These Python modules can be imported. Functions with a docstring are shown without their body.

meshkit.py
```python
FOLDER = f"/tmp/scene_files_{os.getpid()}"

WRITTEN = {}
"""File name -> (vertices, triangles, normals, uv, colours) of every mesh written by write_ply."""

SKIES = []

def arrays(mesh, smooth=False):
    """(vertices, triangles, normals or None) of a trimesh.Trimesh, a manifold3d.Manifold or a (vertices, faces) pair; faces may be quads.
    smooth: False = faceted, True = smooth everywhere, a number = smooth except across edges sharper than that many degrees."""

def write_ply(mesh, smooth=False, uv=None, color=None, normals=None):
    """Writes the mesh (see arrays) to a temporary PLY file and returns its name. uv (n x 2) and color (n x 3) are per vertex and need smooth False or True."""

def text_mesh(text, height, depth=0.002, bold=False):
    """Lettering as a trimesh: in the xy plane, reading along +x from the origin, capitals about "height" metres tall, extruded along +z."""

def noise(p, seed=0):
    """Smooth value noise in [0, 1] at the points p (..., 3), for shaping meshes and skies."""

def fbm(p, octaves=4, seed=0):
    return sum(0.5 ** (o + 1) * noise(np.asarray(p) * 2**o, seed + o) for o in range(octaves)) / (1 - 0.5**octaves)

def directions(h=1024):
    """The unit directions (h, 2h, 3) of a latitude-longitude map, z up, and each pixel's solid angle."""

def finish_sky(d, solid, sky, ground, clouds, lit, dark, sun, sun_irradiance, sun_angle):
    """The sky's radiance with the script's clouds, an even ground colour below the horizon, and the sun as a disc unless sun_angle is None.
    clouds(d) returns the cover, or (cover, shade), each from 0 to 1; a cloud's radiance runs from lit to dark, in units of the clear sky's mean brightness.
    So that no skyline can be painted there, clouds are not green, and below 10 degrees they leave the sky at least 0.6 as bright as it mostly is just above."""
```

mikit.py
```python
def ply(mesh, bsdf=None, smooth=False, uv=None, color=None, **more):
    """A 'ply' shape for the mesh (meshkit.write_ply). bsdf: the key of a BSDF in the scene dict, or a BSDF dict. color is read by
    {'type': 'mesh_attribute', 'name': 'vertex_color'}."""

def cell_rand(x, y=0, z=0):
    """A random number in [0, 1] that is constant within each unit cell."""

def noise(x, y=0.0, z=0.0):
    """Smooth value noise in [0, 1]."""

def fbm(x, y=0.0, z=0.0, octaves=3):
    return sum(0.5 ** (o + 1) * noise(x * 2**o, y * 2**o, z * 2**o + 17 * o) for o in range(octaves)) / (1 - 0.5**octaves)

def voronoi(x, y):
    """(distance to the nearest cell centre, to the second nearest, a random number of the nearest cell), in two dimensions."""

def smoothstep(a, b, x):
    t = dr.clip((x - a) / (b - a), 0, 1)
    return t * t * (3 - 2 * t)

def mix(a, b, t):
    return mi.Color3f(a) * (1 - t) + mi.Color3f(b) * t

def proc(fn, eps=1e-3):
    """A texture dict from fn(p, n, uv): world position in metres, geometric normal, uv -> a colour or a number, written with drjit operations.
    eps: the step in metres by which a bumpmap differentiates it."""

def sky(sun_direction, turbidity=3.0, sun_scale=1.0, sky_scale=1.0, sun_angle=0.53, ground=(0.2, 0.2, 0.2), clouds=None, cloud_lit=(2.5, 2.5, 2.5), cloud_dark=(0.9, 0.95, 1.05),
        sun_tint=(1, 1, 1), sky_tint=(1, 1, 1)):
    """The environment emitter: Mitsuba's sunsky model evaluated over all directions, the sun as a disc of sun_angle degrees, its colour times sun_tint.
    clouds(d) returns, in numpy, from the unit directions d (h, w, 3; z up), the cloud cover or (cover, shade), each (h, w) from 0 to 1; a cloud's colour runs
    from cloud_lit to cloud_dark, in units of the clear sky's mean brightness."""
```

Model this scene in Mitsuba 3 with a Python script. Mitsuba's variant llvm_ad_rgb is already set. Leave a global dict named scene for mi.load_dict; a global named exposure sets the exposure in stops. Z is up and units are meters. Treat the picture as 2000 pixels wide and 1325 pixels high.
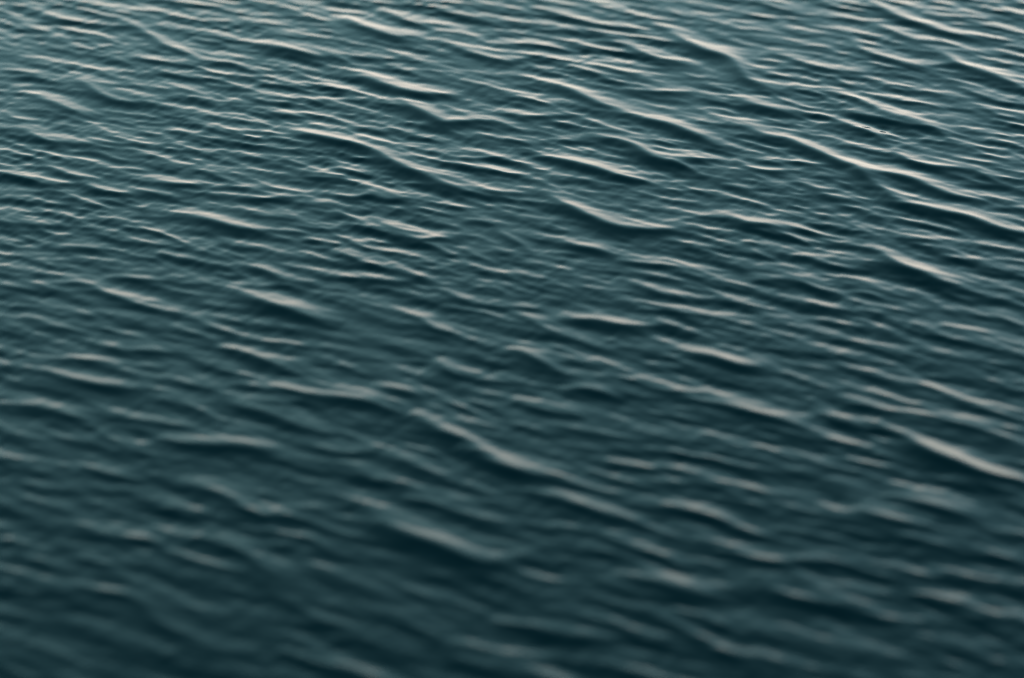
import math
import numpy as np
import mitsuba as mi
import mikit
from scipy.interpolate import CubicSpline
from scipy.ndimage import gaussian_filter, map_coordinates
from scipy.spatial import cKDTree

T = mi.ScalarTransform4f
scene, labels = {}, {}

# ---------------------------------------------------------------- camera, sky, exposure
EYE = (0.0, 0.0, 3.0)
PITCH = math.radians(31.0)
scene['camera'] = {
    'type': 'thinlens', 'fov': 24.0, 'fov_axis': 'x', 'aperture_radius': 0.046, 'focus_distance': 6.65,
    'near_clip': 0.05, 'far_clip': 5000.0,
    'to_world': T().look_at(origin=EYE, target=(0.0, math.cos(PITCH), EYE[2] - math.sin(PITCH)), up=(0, 0, 1)),
}


def dusk_haze(d):
    """A veil of evening haze after sunset: cream-coloured low down, brightest towards the afterglow, blue-grey and torn higher up."""
    el = np.degrees(np.arcsin(np.clip(d[..., 2], -1, 1)))
    glow = 0.5 + 0.5 * (d[..., 0] * GLOW[0] + d[..., 1] * GLOW[1]) / np.maximum(np.hypot(d[..., 0], d[..., 1]), 1e-6)
    n = mikit.meshkit.fbm(d / np.maximum(d[..., 2:3], 0.10) * 0.9 + 5.0, 4, 3)
    low = 1 / (1 + np.exp((el - 13.5 - 5.0 * (n - 0.5)) / 4.5))
    shade = 1 - low * (0.35 + 0.65 * glow ** 2)
    cover = np.exp(-(np.maximum(el - 8, 0) / 22.5) ** 1.75) * (0.85 + 0.3 * n)
    return np.clip(cover, 0, 1), shade


GLOW = (-0.17, 0.985)
scene['sky'] = mikit.sky((-0.17, 0.985, 0.045), turbidity=3.0, sun_scale=0.0, sky_scale=4.0, ground=(0.03, 0.05, 0.06), sky_tint=(0.045, 0.19, 0.225),
                         clouds=dusk_haze, cloud_lit=(14.0, 12.5, 10.6), cloud_dark=(3.75, 7.4, 8.8))
exposure = 4.4

# ---------------------------------------------------------------- the water's material: clear surface over dark teal depth
scene['water_bsdf'] = {'type': 'plastic', 'int_ior': 1.333, 'ext_ior': 1.0, 'nonlinear': False,
                       'diffuse_reflectance': {'type': 'rgb', 'value': [0.0003, 0.0080, 0.0100]},
                       }

# ---------------------------------------------------------------- the wind waves
# Height field on a periodic square of SIDE metres: a random wind sea plus the single crests listed below, then drawn
# together towards the crests as real gravity waves are (each wave's water circles as it passes).
N, SIDE = 2048, 8.192
STEP = SIDE / N
X0, Y0 = -SIDE / 2, 1.8
rng = np.random.default_rng(11)
kx = 2 * np.pi * np.fft.fftfreq(N, STEP)[None, :]
ky = 2 * np.pi * np.fft.fftfreq(N, STEP)[:, None]
k = np.hypot(kx, ky)
k[0, 0] = 1e-6


def sea(angle, spread, longest, shortest, slope):
    """Random waves that run towards `angle` (degrees from +x), wavelengths in metres, with the given rms slope."""
    a = math.radians(angle)
    c = (kx * math.cos(a) + ky * math.sin(a)) / k
    band = np.exp(-(2 * np.pi / longest / k) ** 4) * np.exp(-(k * shortest / (2 * np.pi)) ** 2)
    amp = k ** -2.0 * np.sqrt(band) * np.abs(c) ** spread
    w = rng.normal(size=(N, N))
    h = np.fft.ifft2(np.fft.fft2(w) * amp).real
    steep = np.fft.ifft2(np.fft.fft2(h) * k).real
    return h * slope / steep.std()


gust = np.fft.ifft2(np.fft.fft2(rng.normal(size=(N, N))) * np.exp(-(k * 0.45 / (2 * np.pi)) ** 2)).real
gust = np.clip(1 + 0.22 * gust / gust.std(), 0.35, 1.9)               # ruffled and calmer patches of fine ripples
height = sea(-119, 7, 0.50, 0.12, 0.016) + sea(-122, 12, 0.21, 0.055, 0.040) + gust * (sea(-114, 9, 0.110, 0.033, 0.082) + sea(-45, 4, 0.08, 0.024, 0.024))
single, smooth = np.zeros_like(height), np.zeros_like(height)

# single crests: strength, then the crest line as x,y points in millimetres on the water
CRESTS = """
3: -1249,6953 -1187,6904 -1115,6822 -1050,6741 -983,6682 -935,6636 -857,6617
3: -875,6682 -823,6649 -762,6630
3: -840,6604 -788,6559 -732,6536
2: -1287,6515 -1222,6465 -1156,6446
3: -1280,6502 -1259,6471 -1200,6391 -1131,6342 -1067,6333
2: -1150,6675 -1085,6630 -1016,6597 -938,6572
2: -1071,6565 -1014,6534 -940,6496 -865,6483
3: -1010,6458 -947,6415 -875,6375
3: -770,6372 -715,6336 -656,6312
3: -1398,6384 -1315,6324 -1221,6252
3: -1462,6276 -1416,6223 -1362,6208
3: -1455,6182 -1372,6147 -1318,6096 -1233,6067 -1171,6056
2: -1234,6136 -1176,6090 -1112,6065 -1061,6060
2: -952,6147 -898,6119 -808,6084 -747,6073
2: -843,6176 -789,6142 -727,6127
4: -618,6159 -544,6113 -481,6079 -430,6056
3: -1293,5945 -1236,5896 -1182,5864 -1130,5848
3: -1061,5913 -1010,5896 -980,5891
3: -1213,7016 -1154,6995 -1087,6995
3: -838,6918 -781,6897 -708,6890
2: -759,6835 -690,6802 -606,6775
4: -773,6755 -706,6728 -626,6682 -581,6649
3: -1405,6815 -1343,6768
3: -1454,6946 -1401,6925 -1349,6911
3: -531,6636 -481,6597
2: -720,6282 -656,6246 -582,6229
1: -1016,6342 -934,6350
2: -1214,6011 -1155,6011 -1099,5973 -1028,5956
2: -1522,6553 -1456,6540 -1366,6508
3: -523,6946 -475,6890
3: -972,6775 -881,6741
2: -1266,6842 -1223,6849
2: -1539,6918 -1479,6863 -1421,6842
2: -1559,6755 -1502,6708
4: -524,6946 -466,6890 -408,6842 -352,6815 -308,6819
3: -263,6788 -224,6775 -174,6728 -119,6682 -65,6643 0,6630 49,6649
3: -243,6842 -176,6829 -121,6808
2: -392,6988 -323,6918 -243,6863
3: -22,6755 44,6748 109,6728 179,6702
3: 62,7030 107,7002 162,6960 222,6918 288,6883 354,6863
3: 225,6604 257,6585 299,6559 351,6534 403,6515
2: 176,6578 223,6540 275,6496 327,6458
4: 132,6471 178,6415 229,6354 279,6312 330,6282
3: 295,6775 348,6735 400,6675 462,6630 531,6604
2: 83,6842 143,6842 209,6822
4: -468,6534 -413,6496 -358,6446 -304,6415 -251,6399 -188,6397
4: -323,6372 -290,6312 -236,6252 -194,6211 -143,6215 -87,6223
2: -72,6211 -25,6188 20,6147 71,6127
3: -21,6264 31,6240 82,6240 154,6243
2: -68,6360 -26,6324
3: -539,6649 -488,6610
3: -10,6090 40,6062 70,6043
2: 200,6229 244,6182 294,6153 345,6153
4: 243,6130 302,6096 341,6056 378,6000 436,5969 491,5967
4: 339,6252 409,6217 458,6182 506,6136 544,6096 581,6056
2: -512,6229 -458,6182 -385,6147 -333,6107
4: -504,6107 -442,6073 -379,6023 -337,5967 -275,5907 -215,5853 -170,5816 -116,5785
3: -492,5913 -441,5886 -401,5869
2: -199,6000 -149,5978 -74,5973 -15,5984
4: 114,5995 168,5956 236,5913 294,5875 332,5864
3: 415,5945 463,5918 491,5896
2: -443,6775 -376,6735
2: -304,6702 -238,6688
2: -213,6988 -134,6953 -56,6946
2: -110,6815 -22,6808
3: 315,7030 365,7009
2: 106,6534 164,6515
2: -273,6597 -187,6565
2: 325,6421 398,6403 502,6391
2: -507,6318 -433,6282 -380,6258
1: -32,6597 75,6604
4: 474,6863 529,6775 579,6708 626,6675 655,6636 679,6534 717,6477 761,6440
1: 761,6440 849,6434 933,6427 984,6421
3: 804,6675 858,6623 918,6578 989,6553 1074,6544
3: 1036,6761 1057,6708 1100,6662 1158,6617 1219,6591 1284,6595
4: 1136,7073 1172,7002 1219,6939 1273,6890 1332,6842 1404,6808
3: 1135,6890 1181,6822 1235,6775 1319,6755 1358,6728
4: 1246,6702 1296,6675 1329,6610 1385,6559 1440,6508 1475,6465 1501,6434
3: 1051,7073 1102,7030 1156,7009
3: 774,7073 831,7016 884,6988
3: 487,7002 534,6939
2: 867,6815 942,6802
3: 880,6728 944,6715 974,6695
2: 946,6502 973,6458 1005,6421
3: 970,6384 1015,6330 1068,6264 1125,6229 1184,6211
2: 1023,6397 1072,6366 1117,6354
2: 1114,6336 1190,6324 1237,6288
3: 957,6282 1005,6252 1077,6211 1134,6182 1187,6165 1220,6113
4: 654,6360 713,6312 762,6282 820,6252
2: 722,6421 760,6372 797,6330 840,6294
2: 892,6246 937,6199 993,6153 1036,6096
4: 616,6194 670,6170 716,6124 765,6101 810,6056 856,6011 900,5962 936,5934 958,5873 994,5814 1012,5762 1040,5720
3: 1062,6028 1089,5967 1133,5934 1190,5918 1257,5907 1295,5869
3: 622,5956 658,5913 706,5896 775,5902
2: 425,5978 494,5962 573,5962
3: 423,5934 471,5913 517,5869
2: 508,6527 549,6496 591,6490
2: 461,6623 535,6604
3: 448,6403 532,6397
3: 1361,6288 1399,6240 1460,6211
2: 1312,6434 1356,6384 1410,6336 1480,6318
2: 1219,5978 1274,5951 1326,5934
2: 1522,7044 1557,6988 1595,6953
2: 1306,6960 1371,6946 1481,6939
2: 714,6572 788,6559 840,6553
1: 773,6748 827,6741
2: 981,6856 1031,6808 1049,6781
1: 1121,6540 1194,6496 1240,6446
2: 597,6288 645,6240
1: 803,6182 845,6101
1: 531,6897 618,6876
2: 608,6815 678,6788
3: -1189,5851 -1144,5809 -1101,5777 -1041,5767 -997,5761
2: -1308,5830 -1261,5809 -1193,5814
3: -1003,5840 -952,5825 -902,5814 -839,5819
3: -994,5777 -943,5751 -893,5735
4: -864,5654 -814,5628 -763,5598 -714,5573 -661,5564
2: -751,5756 -690,5730 -628,5735 -567,5746
2: -672,5633 -614,5623 -556,5603
3: -570,5862 -516,5851 -467,5846
3: -1103,5730 -1042,5699
2: -1032,5633 -975,5628 -927,5623
3: -1168,5476 -1115,5461 -1062,5447
2: -753,5495 -712,5461 -655,5447
2: -932,5447 -874,5418 -806,5394 -748,5366
3: -676,5371 -632,5343 -578,5297 -505,5283
4: -681,5233 -633,5202 -586,5170 -539,5144 -502,5118 -465,5100
2: -753,5324 -696,5301
2: -1005,5306 -949,5297 -857,5283
2: -847,5269 -778,5265
3: -1145,5274 -1091,5274 -1034,5256
2: -1033,5247 -982,5206 -914,5166 -866,5140 -821,5126
3: -1288,5265 -1230,5247 -1173,5224
2: -916,5184 -870,5166
3: -782,5100 -734,5061 -679,5032
3: -501,5485 -463,5476
3: -451,5437 -393,5385
2: -1349,5603 -1281,5588 -1222,5573
2: -1397,5867 -1322,5856
2: -1184,5105 -1120,5066 -1050,5036
2: -969,5083 -935,5057
1: -1283,5390 -1221,5352 -1161,5315
2: -535,5710 -467,5694 -413,5664
2: -646,5559 -570,5544 -523,5534
1: -702,5269 -611,5256 -548,5256
3: -87,5782 -19,5767 43,5756
3: -473,5772 -428,5746 -390,5751 -341,5730 -279,5735
2: -407,5793 -371,5751
3: 39,5846 87,5819 121,5793
4: 92,5782 130,5725 167,5679 213,5628 264,5588 320,5568 376,5565 424,5578
4: 274,5862 340,5825
3: -128,5613 -76,5598 -38,5573
3: -38,5554 -14,5519 19,5485 46,5452
3: -365,5623 -325,5583 -281,5554 -248,5542
3: -328,5544 -271,5514 -228,5505 -187,5519 -140,5519
3: -246,5485 -204,5466 -166,5423
3: -130,5456 -92,5418 -46,5385
4: 135,5505 158,5476 204,5456 249,5432
3: 258,5409 303,5385 357,5371 411,5366
2: -462,5437 -414,5409 -366,5376 -310,5343 -259,5315
2: -453,5306 -362,5297 -271,5288 -226,5288
3: -189,5251 -143,5211 -98,5175 -62,5166
3: -265,5118 -220,5092 -192,5053 -148,5032
2: -81,5247 -45,5247 -18,5220 18,5197
2: 0,5334 45,5306 77,5297
1: 36,5251 68,5283 100,5320
3: 332,5334 376,5306 420,5288
3: 289,5288 342,5247 385,5215 432,5188
2: 325,5179 377,5148 419,5113
3: 141,5105 202,5100 255,5079 307,5070 373,5070
3: 13,5118 53,5083 87,5049 131,5023
2: -62,5157 0,5153 71,5148
2: 160,5362 218,5334
1: -298,5390 -267,5428
1: 94,5564 118,5613
3: -492,5916 -441,5889 -401,5873
3: 430,5948 472,5916
2: -199,5643 -152,5628
1: -57,5074 -17,5057 35,5032
1: -365,5170 -328,5153 -274,5135
4: 957,5905 1029,5889 1074,5862 1116,5819 1168,5772 1220,5741
4: 1039,5715 1097,5689 1150,5659 1194,5638 1236,5603 1278,5573 1334,5544
3: 729,5830 786,5819 831,5788 870,5788
2: 513,5873 560,5851 611,5825
2: 586,5809 633,5788 685,5782
3: 650,5873 690,5835
2: 836,5746 885,5710
4: 550,5654 582,5638 613,5608 668,5593 714,5573 760,5564
1: 404,5593 462,5613 545,5643
3: 876,5598 918,5554
4: 919,5485 946,5447 972,5399 1004,5362 1045,5329 1085,5292 1128,5283
3: 1001,5510 1060,5500 1116,5500
2: 844,5485 891,5485
2: 882,5524 931,5510
3: 753,5409 782,5380 825,5357 874,5343
2: 666,5564 709,5524 761,5490
2: 676,5476 728,5437
2: 611,5466 630,5423 669,5399
3: 623,5297 678,5297 730,5278 771,5242 806,5229
3: 851,5229 894,5215 929,5179
2: 1060,5247 1106,5202 1156,5179
1: 392,5362 454,5343 508,5334
2: 385,5233 427,5193
3: 381,5162 423,5126 461,5100
1: 476,5251 504,5278
2: 813,5135 855,5118 879,5100
2: 912,5153 995,5109
2: 1264,5889 1304,5835 1338,5809
1: 1063,5456 1128,5399 1194,5352 1253,5324
3: 1186,5118 1250,5057
2: 793,5083 826,5023
1: 1180,5324 1250,5306
2: 648,5371 701,5352 755,5338
3: -1129,4899 -1078,4847 -1025,4818 -962,4796 -900,4784
3: -810,4830 -770,4801 -719,4779
2: -683,4952 -625,4929 -573,4893 -510,4864
4: -313,4796 -264,4773 -209,4745
4: -177,4899 -152,4859 -109,4830
3: -541,4790 -466,4762 -393,4739 -333,4723 -284,4690 -224,4662
4: -212,4652 -163,4603 -116,4571 -64,4534
4: -92,4514 -46,4477 0,4447 34,4430 85,4416
3: -608,4739 -552,4717 -504,4706
2: -652,4706 -579,4679 -517,4641 -455,4603 -408,4592
2: -920,4673 -858,4646 -797,4630 -725,4619
2: -833,4728 -759,4706 -689,4662
2: -1170,4717 -1096,4701 -1013,4662 -952,4646
1: -1014,4561 -926,4550
3: -789,4566 -718,4550 -647,4540 -559,4524
1: -749,4519 -698,4477
2: -952,4452 -890,4421 -824,4396
3: -693,4381 -645,4352 -590,4308 -531,4269 -487,4274
3: -298,4493 -240,4472 -182,4437 -147,4411
4: -287,4255 -230,4207 -163,4165 -108,4128 -54,4106 0,4107
3: -679,4207 -620,4170 -561,4124 -514,4074 -447,4038
2: -489,4303 -422,4288 -372,4288
2: -508,4255 -440,4240 -383,4207 -316,4184
2: -418,4161 -361,4115 -312,4097
2: -1071,4074 -1014,4056 -945,4025 -845,3994 -779,3972 -728,3908 -670,3853 -604,3812 -530,3796
2: -892,4097 -845,4069 -804,4043
2: -539,3999 -484,3972 -439,3938 -389,3895
1: -1001,3951 -941,3938 -888,3929
2: -835,3853 -776,3804 -709,3755
3: -112,3771 -61,3739 0,3715 50,3692
1: -1093,4381 -1011,4362 -931,4352
1: -1026,4283 -951,4269
1: -303,3938 -228,3887 -154,3845
2: -257,4332 -167,4303 -83,4264 -22,4236
2: -1000,4970 -923,4952 -829,4940
2: -1095,4911 -952,4893
2: -463,4545 -379,4503 -311,4514
1: -934,4226 -850,4179 -761,4161
4: 12,4958 49,4917 103,4870
4: 430,4946 478,4929 525,4893 597,4882
4: 132,4784 186,4773 238,4739
2: 12,4717 83,4679 141,4662
2: 312,4784 371,4762 430,4756
3: 452,4723 509,4701 566,4673 622,4641 677,4608 721,4576
4: 766,4712 818,4701 855,4673
4: 854,4619 895,4576 934,4524 985,4483 1035,4442 1122,4416
2: 697,4684 751,4635 805,4603 846,4603
2: 604,4576 642,4550
2: 441,4561 485,4534
1: 139,4561 196,4540
1: 220,4566 347,4545
2: 653,4488 695,4452 750,4432
2: 809,4452 870,4437
2: 874,4679 942,4662 1030,4619 1115,4571
4: 734,4298 775,4274 826,4245 879,4231
4: 839,4337 891,4313 943,4288 995,4264
2: 989,4226 1039,4198 1089,4175
3: 788,4203 850,4179 911,4151 962,4128
3: 334,4303 388,4283 441,4255 473,4231
3: 45,4362 101,4332 167,4293 221,4264 259,4255
2: 91,4411 168,4352
1: 398,4442 476,4421
1: 273,4452 318,4432
1: 339,4391 427,4371
2: 191,4193 239,4151 291,4119 333,4097
2: 526,4207 602,4207 676,4184 707,4170
3: 527,4101 602,4101 692,4087
4: 246,4056 298,4029 359,3999 422,3981
3: 500,4034 540,4007 569,3977 630,3959 723,3946
2: 180,4016 243,3985 304,3955
3: 0,3900 52,3874 113,3849 185,3837
3: 261,3938 311,3891 361,3853 390,3837
3: 617,3845 675,3808 733,3788 792,3771
2: 792,4069 852,4043 913,4025
2: 906,3981 954,3951 996,3951
2: 152,3763 212,3739 271,3715
1: 696,4362 762,4352
2: 959,4391 1024,4376 1087,4347
1: 446,4313 495,4303
1: 553,4269 652,4264
1: 801,3837 898,3796 953,3763
1: 455,3878 514,3837
1: 0,4115 65,4133
"""
AMP = {1: 0.0036, 2: 0.0072, 3: 0.0106, 4: 0.0162}
CLEAN = {1: 0.2, 2: 0.35, 3: 0.55, 4: 0.8}                              # how far a crest smooths out the random sea beneath it
WID = {1: 0.018, 2: 0.020, 3: 0.023, 4: 0.029}
waves = []
for line in CRESTS.strip().splitlines():
    s, pts = line.split(': ')
    pts = np.array([[float(v) for v in q.split(',')] for q in pts.split()]) / 1000
    waves.append((s, pts))
    for dx, dy in ((-2.7, 0.7), (2.7, -0.7), (-2.3, -0.9), (2.3, 1.1)):   # the same kind of crests carry on to both sides of the view
        far = pts + [dx, dy]
        if np.all(np.abs(far[:, 0]) > 0.2126 * np.hypot(far[:, 1], EYE[2]) + 0.12) and np.all(np.abs(far[:, 0]) < 3.6) and far[:, 1].min() > 2.2 and far[:, 1].max() < 9.2:
            waves.append((s, far))
for s, pts in waves:
    near = np.clip((5.7 - pts[:, 1].mean()) / 1.2, 0, 1)              # longer, lower waves close by
    a, w = AMP[int(s)] * (1 + (0.38 if s == '4' else 0.22) * near - 0.60 * np.clip((4.4 - pts[:, 1].mean()) / 0.7, 0, 1)), WID[int(s)] * (1 + 0.08 * near)
    size = min(1.0, np.hypot(*(pts[-1] - pts[0])) / 0.24)            # short crests are small all round
    a, w = a * size, w * (0.4 + 0.6 * size)
    pts[:, 1] -= 0.5 * a * pts[:, 1] / EYE[2] + 0.4 * w
    t = np.r_[0, np.cumsum(np.hypot(*np.diff(pts, axis=0).T))]
    spl = CubicSpline(t, pts, bc_type='natural') if len(pts) > 2 else (lambda u, nu=0, p=pts, L=t[-1]: p[0] + np.multiply.outer(u / L, p[1] - p[0]) if nu == 0 else np.tile((p[1] - p[0]) / L, (len(u), 1)))
    u = np.linspace(0, t[-1], max(8, int(t[-1] / 0.006)))
    p = spl(u)
    d = np.gradient(p, axis=0)
    d /= np.linalg.norm(d, axis=1, keepdims=True)
    run = 0.22 * t[-1] * np.linspace(0, 1, 12)[1:, None]               # both ends run out straight and die away
    p = np.concatenate([p[0] - run[::-1] * d[0], p, p[-1] + run * d[-1]])
    d = np.concatenate([np.repeat(d[:1], 11, 0), d, np.repeat(d[-1:], 11, 0)])
    arc = np.r_[0, np.cumsum(np.hypot(*np.diff(p, axis=0).T))]
    lo, hi = p.min(0) - 5 * w, p.max(0) + 5 * w
    i0, i1 = max(int((lo[0] - X0) / STEP), 0), min(int((hi[0] - X0) / STEP) + 1, N)
    j0, j1 = max(int((lo[1] - Y0) / STEP), 0), min(int((hi[1] - Y0) / STEP) + 1, N)
    gx, gy = np.meshgrid(X0 + STEP * np.arange(i0, i1), Y0 + STEP * np.arange(j0, j1))
    g = np.stack([gx, gy], -1)
    dist, idx = cKDTree(p).query(g.reshape(-1, 2), workers=1)
    idx = idx.reshape(gx.shape)
    r, tt = g - p[idx], d[idx]
    along = r[..., 0] * tt[..., 0] + r[..., 1] * tt[..., 1]
    across = r[..., 0] * tt[..., 1] - r[..., 1] * tt[..., 0]          # > 0 on the steep side, in front of the crest
    env = np.sin(np.pi * np.clip((arc[idx] + along) / arc[-1], 0, 1)) ** 1.1
    uu = across / np.where(across > 0, 1.0 * w, 1.3 * w)
    smooth[j0:j1, i0:i1] = np.maximum(smooth[j0:j1, i0:i1], CLEAN[int(s)] * env * np.exp(-(uu / 1.7) ** 2))
    single[j0:j1, i0:i1] += a * env * (np.exp(0.5 - np.sqrt(uu ** 2 + 0.25)) - 0.35 * np.exp(-(uu / 2.2) ** 2))

def drawn(h, by):
    """The horizontal shifts that draw the water together under its crests."""
    H = np.fft.fft2(h)
    H[0, 0] = 0
    return by * np.fft.ifft2(H * 1j * kx / k).real, by * np.fft.ifft2(H * 1j * ky / k).real


limit = 0.0165 + 0.0135 * np.clip((6.2 - (Y0 + STEP * np.arange(N))) / 1.4, 0, 1)[:, None]   # crests that meet do not pile up
single = limit * np.tanh(single / limit)
height *= 1 - smooth
shift_x, shift_y = np.add(drawn(height, 0.65), drawn(single, 0.12))
height = height + single
folding = np.clip((0.45 - 1 - np.gradient(shift_y, STEP, axis=0)) / 0.2, 0, 1)
folding = np.clip(2 * gaussian_filter(folding, 4), 0, 1)              # where the water would fold over, it spreads again
shift_x, shift_y = [f * (1 - folding) + gaussian_filter(f, 8) * folding for f in (shift_x, shift_y)]
for _ in range(4):                                                    # backs too steep to stand sink together
    steep = np.clip((-np.gradient(height, STEP, axis=0) - 0.195) / 0.06, 0, 1)
    steep = np.clip(1.5 * gaussian_filter(steep, 4), 0, 1)
    height = height * (1 - steep) + gaussian_filter(height, 4) * steep


# ---------------------------------------------------------------- the water: one sheet out to the horizon, finest where the camera looks
def graded(lo, hi, step, far_lo, far_hi, growth=1.10):
    core = [lo]
    while core[-1] < hi:
        core.append(core[-1] + step(core[-1]))
    left, right, s = [core[0]], [core[-1]], step(lo)
    while left[-1] > far_lo:
        s *= growth
        left.append(left[-1] - s)
    s = step(hi)
    while right[-1] < far_hi:
        s *= growth
        right.append(right[-1] + s)
    return np.array(left[:0:-1] + core + right[1:])


xs = graded(-2.3, 2.3, lambda v: 0.0044, -900, 900)
ys = graded(3.2, 8.0, lambda v: 0.0036 + 0.0030 * (v - 3.2) / 4.8, -400, 2500)
gx, gy = np.meshgrid(xs, ys)
at = [((gy - Y0) / STEP) % N, ((gx - X0) / STEP) % N]
cell = np.maximum(np.gradient(xs)[None, :], np.gradient(ys)[:, None])
calm = np.clip(1.5 - cell / 0.06, 0, 1)                               # no ripples where the far sheet is too coarse to carry them
look = lambda f: map_coordinates(f, at, order=1, mode='grid-wrap') * calm
vx, vy, vz = gx + look(shift_x), gy + look(shift_y), look(height)
ny, nx = gx.shape
idx = np.arange(nx * ny).reshape(ny, nx)
faces = np.concatenate([np.stack([idx[:-1, :-1], idx[:-1, 1:], idx[1:, 1:]], -1).reshape(-1, 3),
                        np.stack([idx[:-1, :-1], idx[1:, 1:], idx[1:, :-1]], -1).reshape(-1, 3)])
verts = np.stack([vx.ravel(), vy.ravel(), vz.ravel()], 1)
scene['water'] = mikit.ply((verts, faces), 'water_bsdf', smooth=True)
labels['water'] = {'label': 'dark teal rippled open water with cream-lit wave crests filling the whole view', 'category': 'water', 'kind': 'structure'}
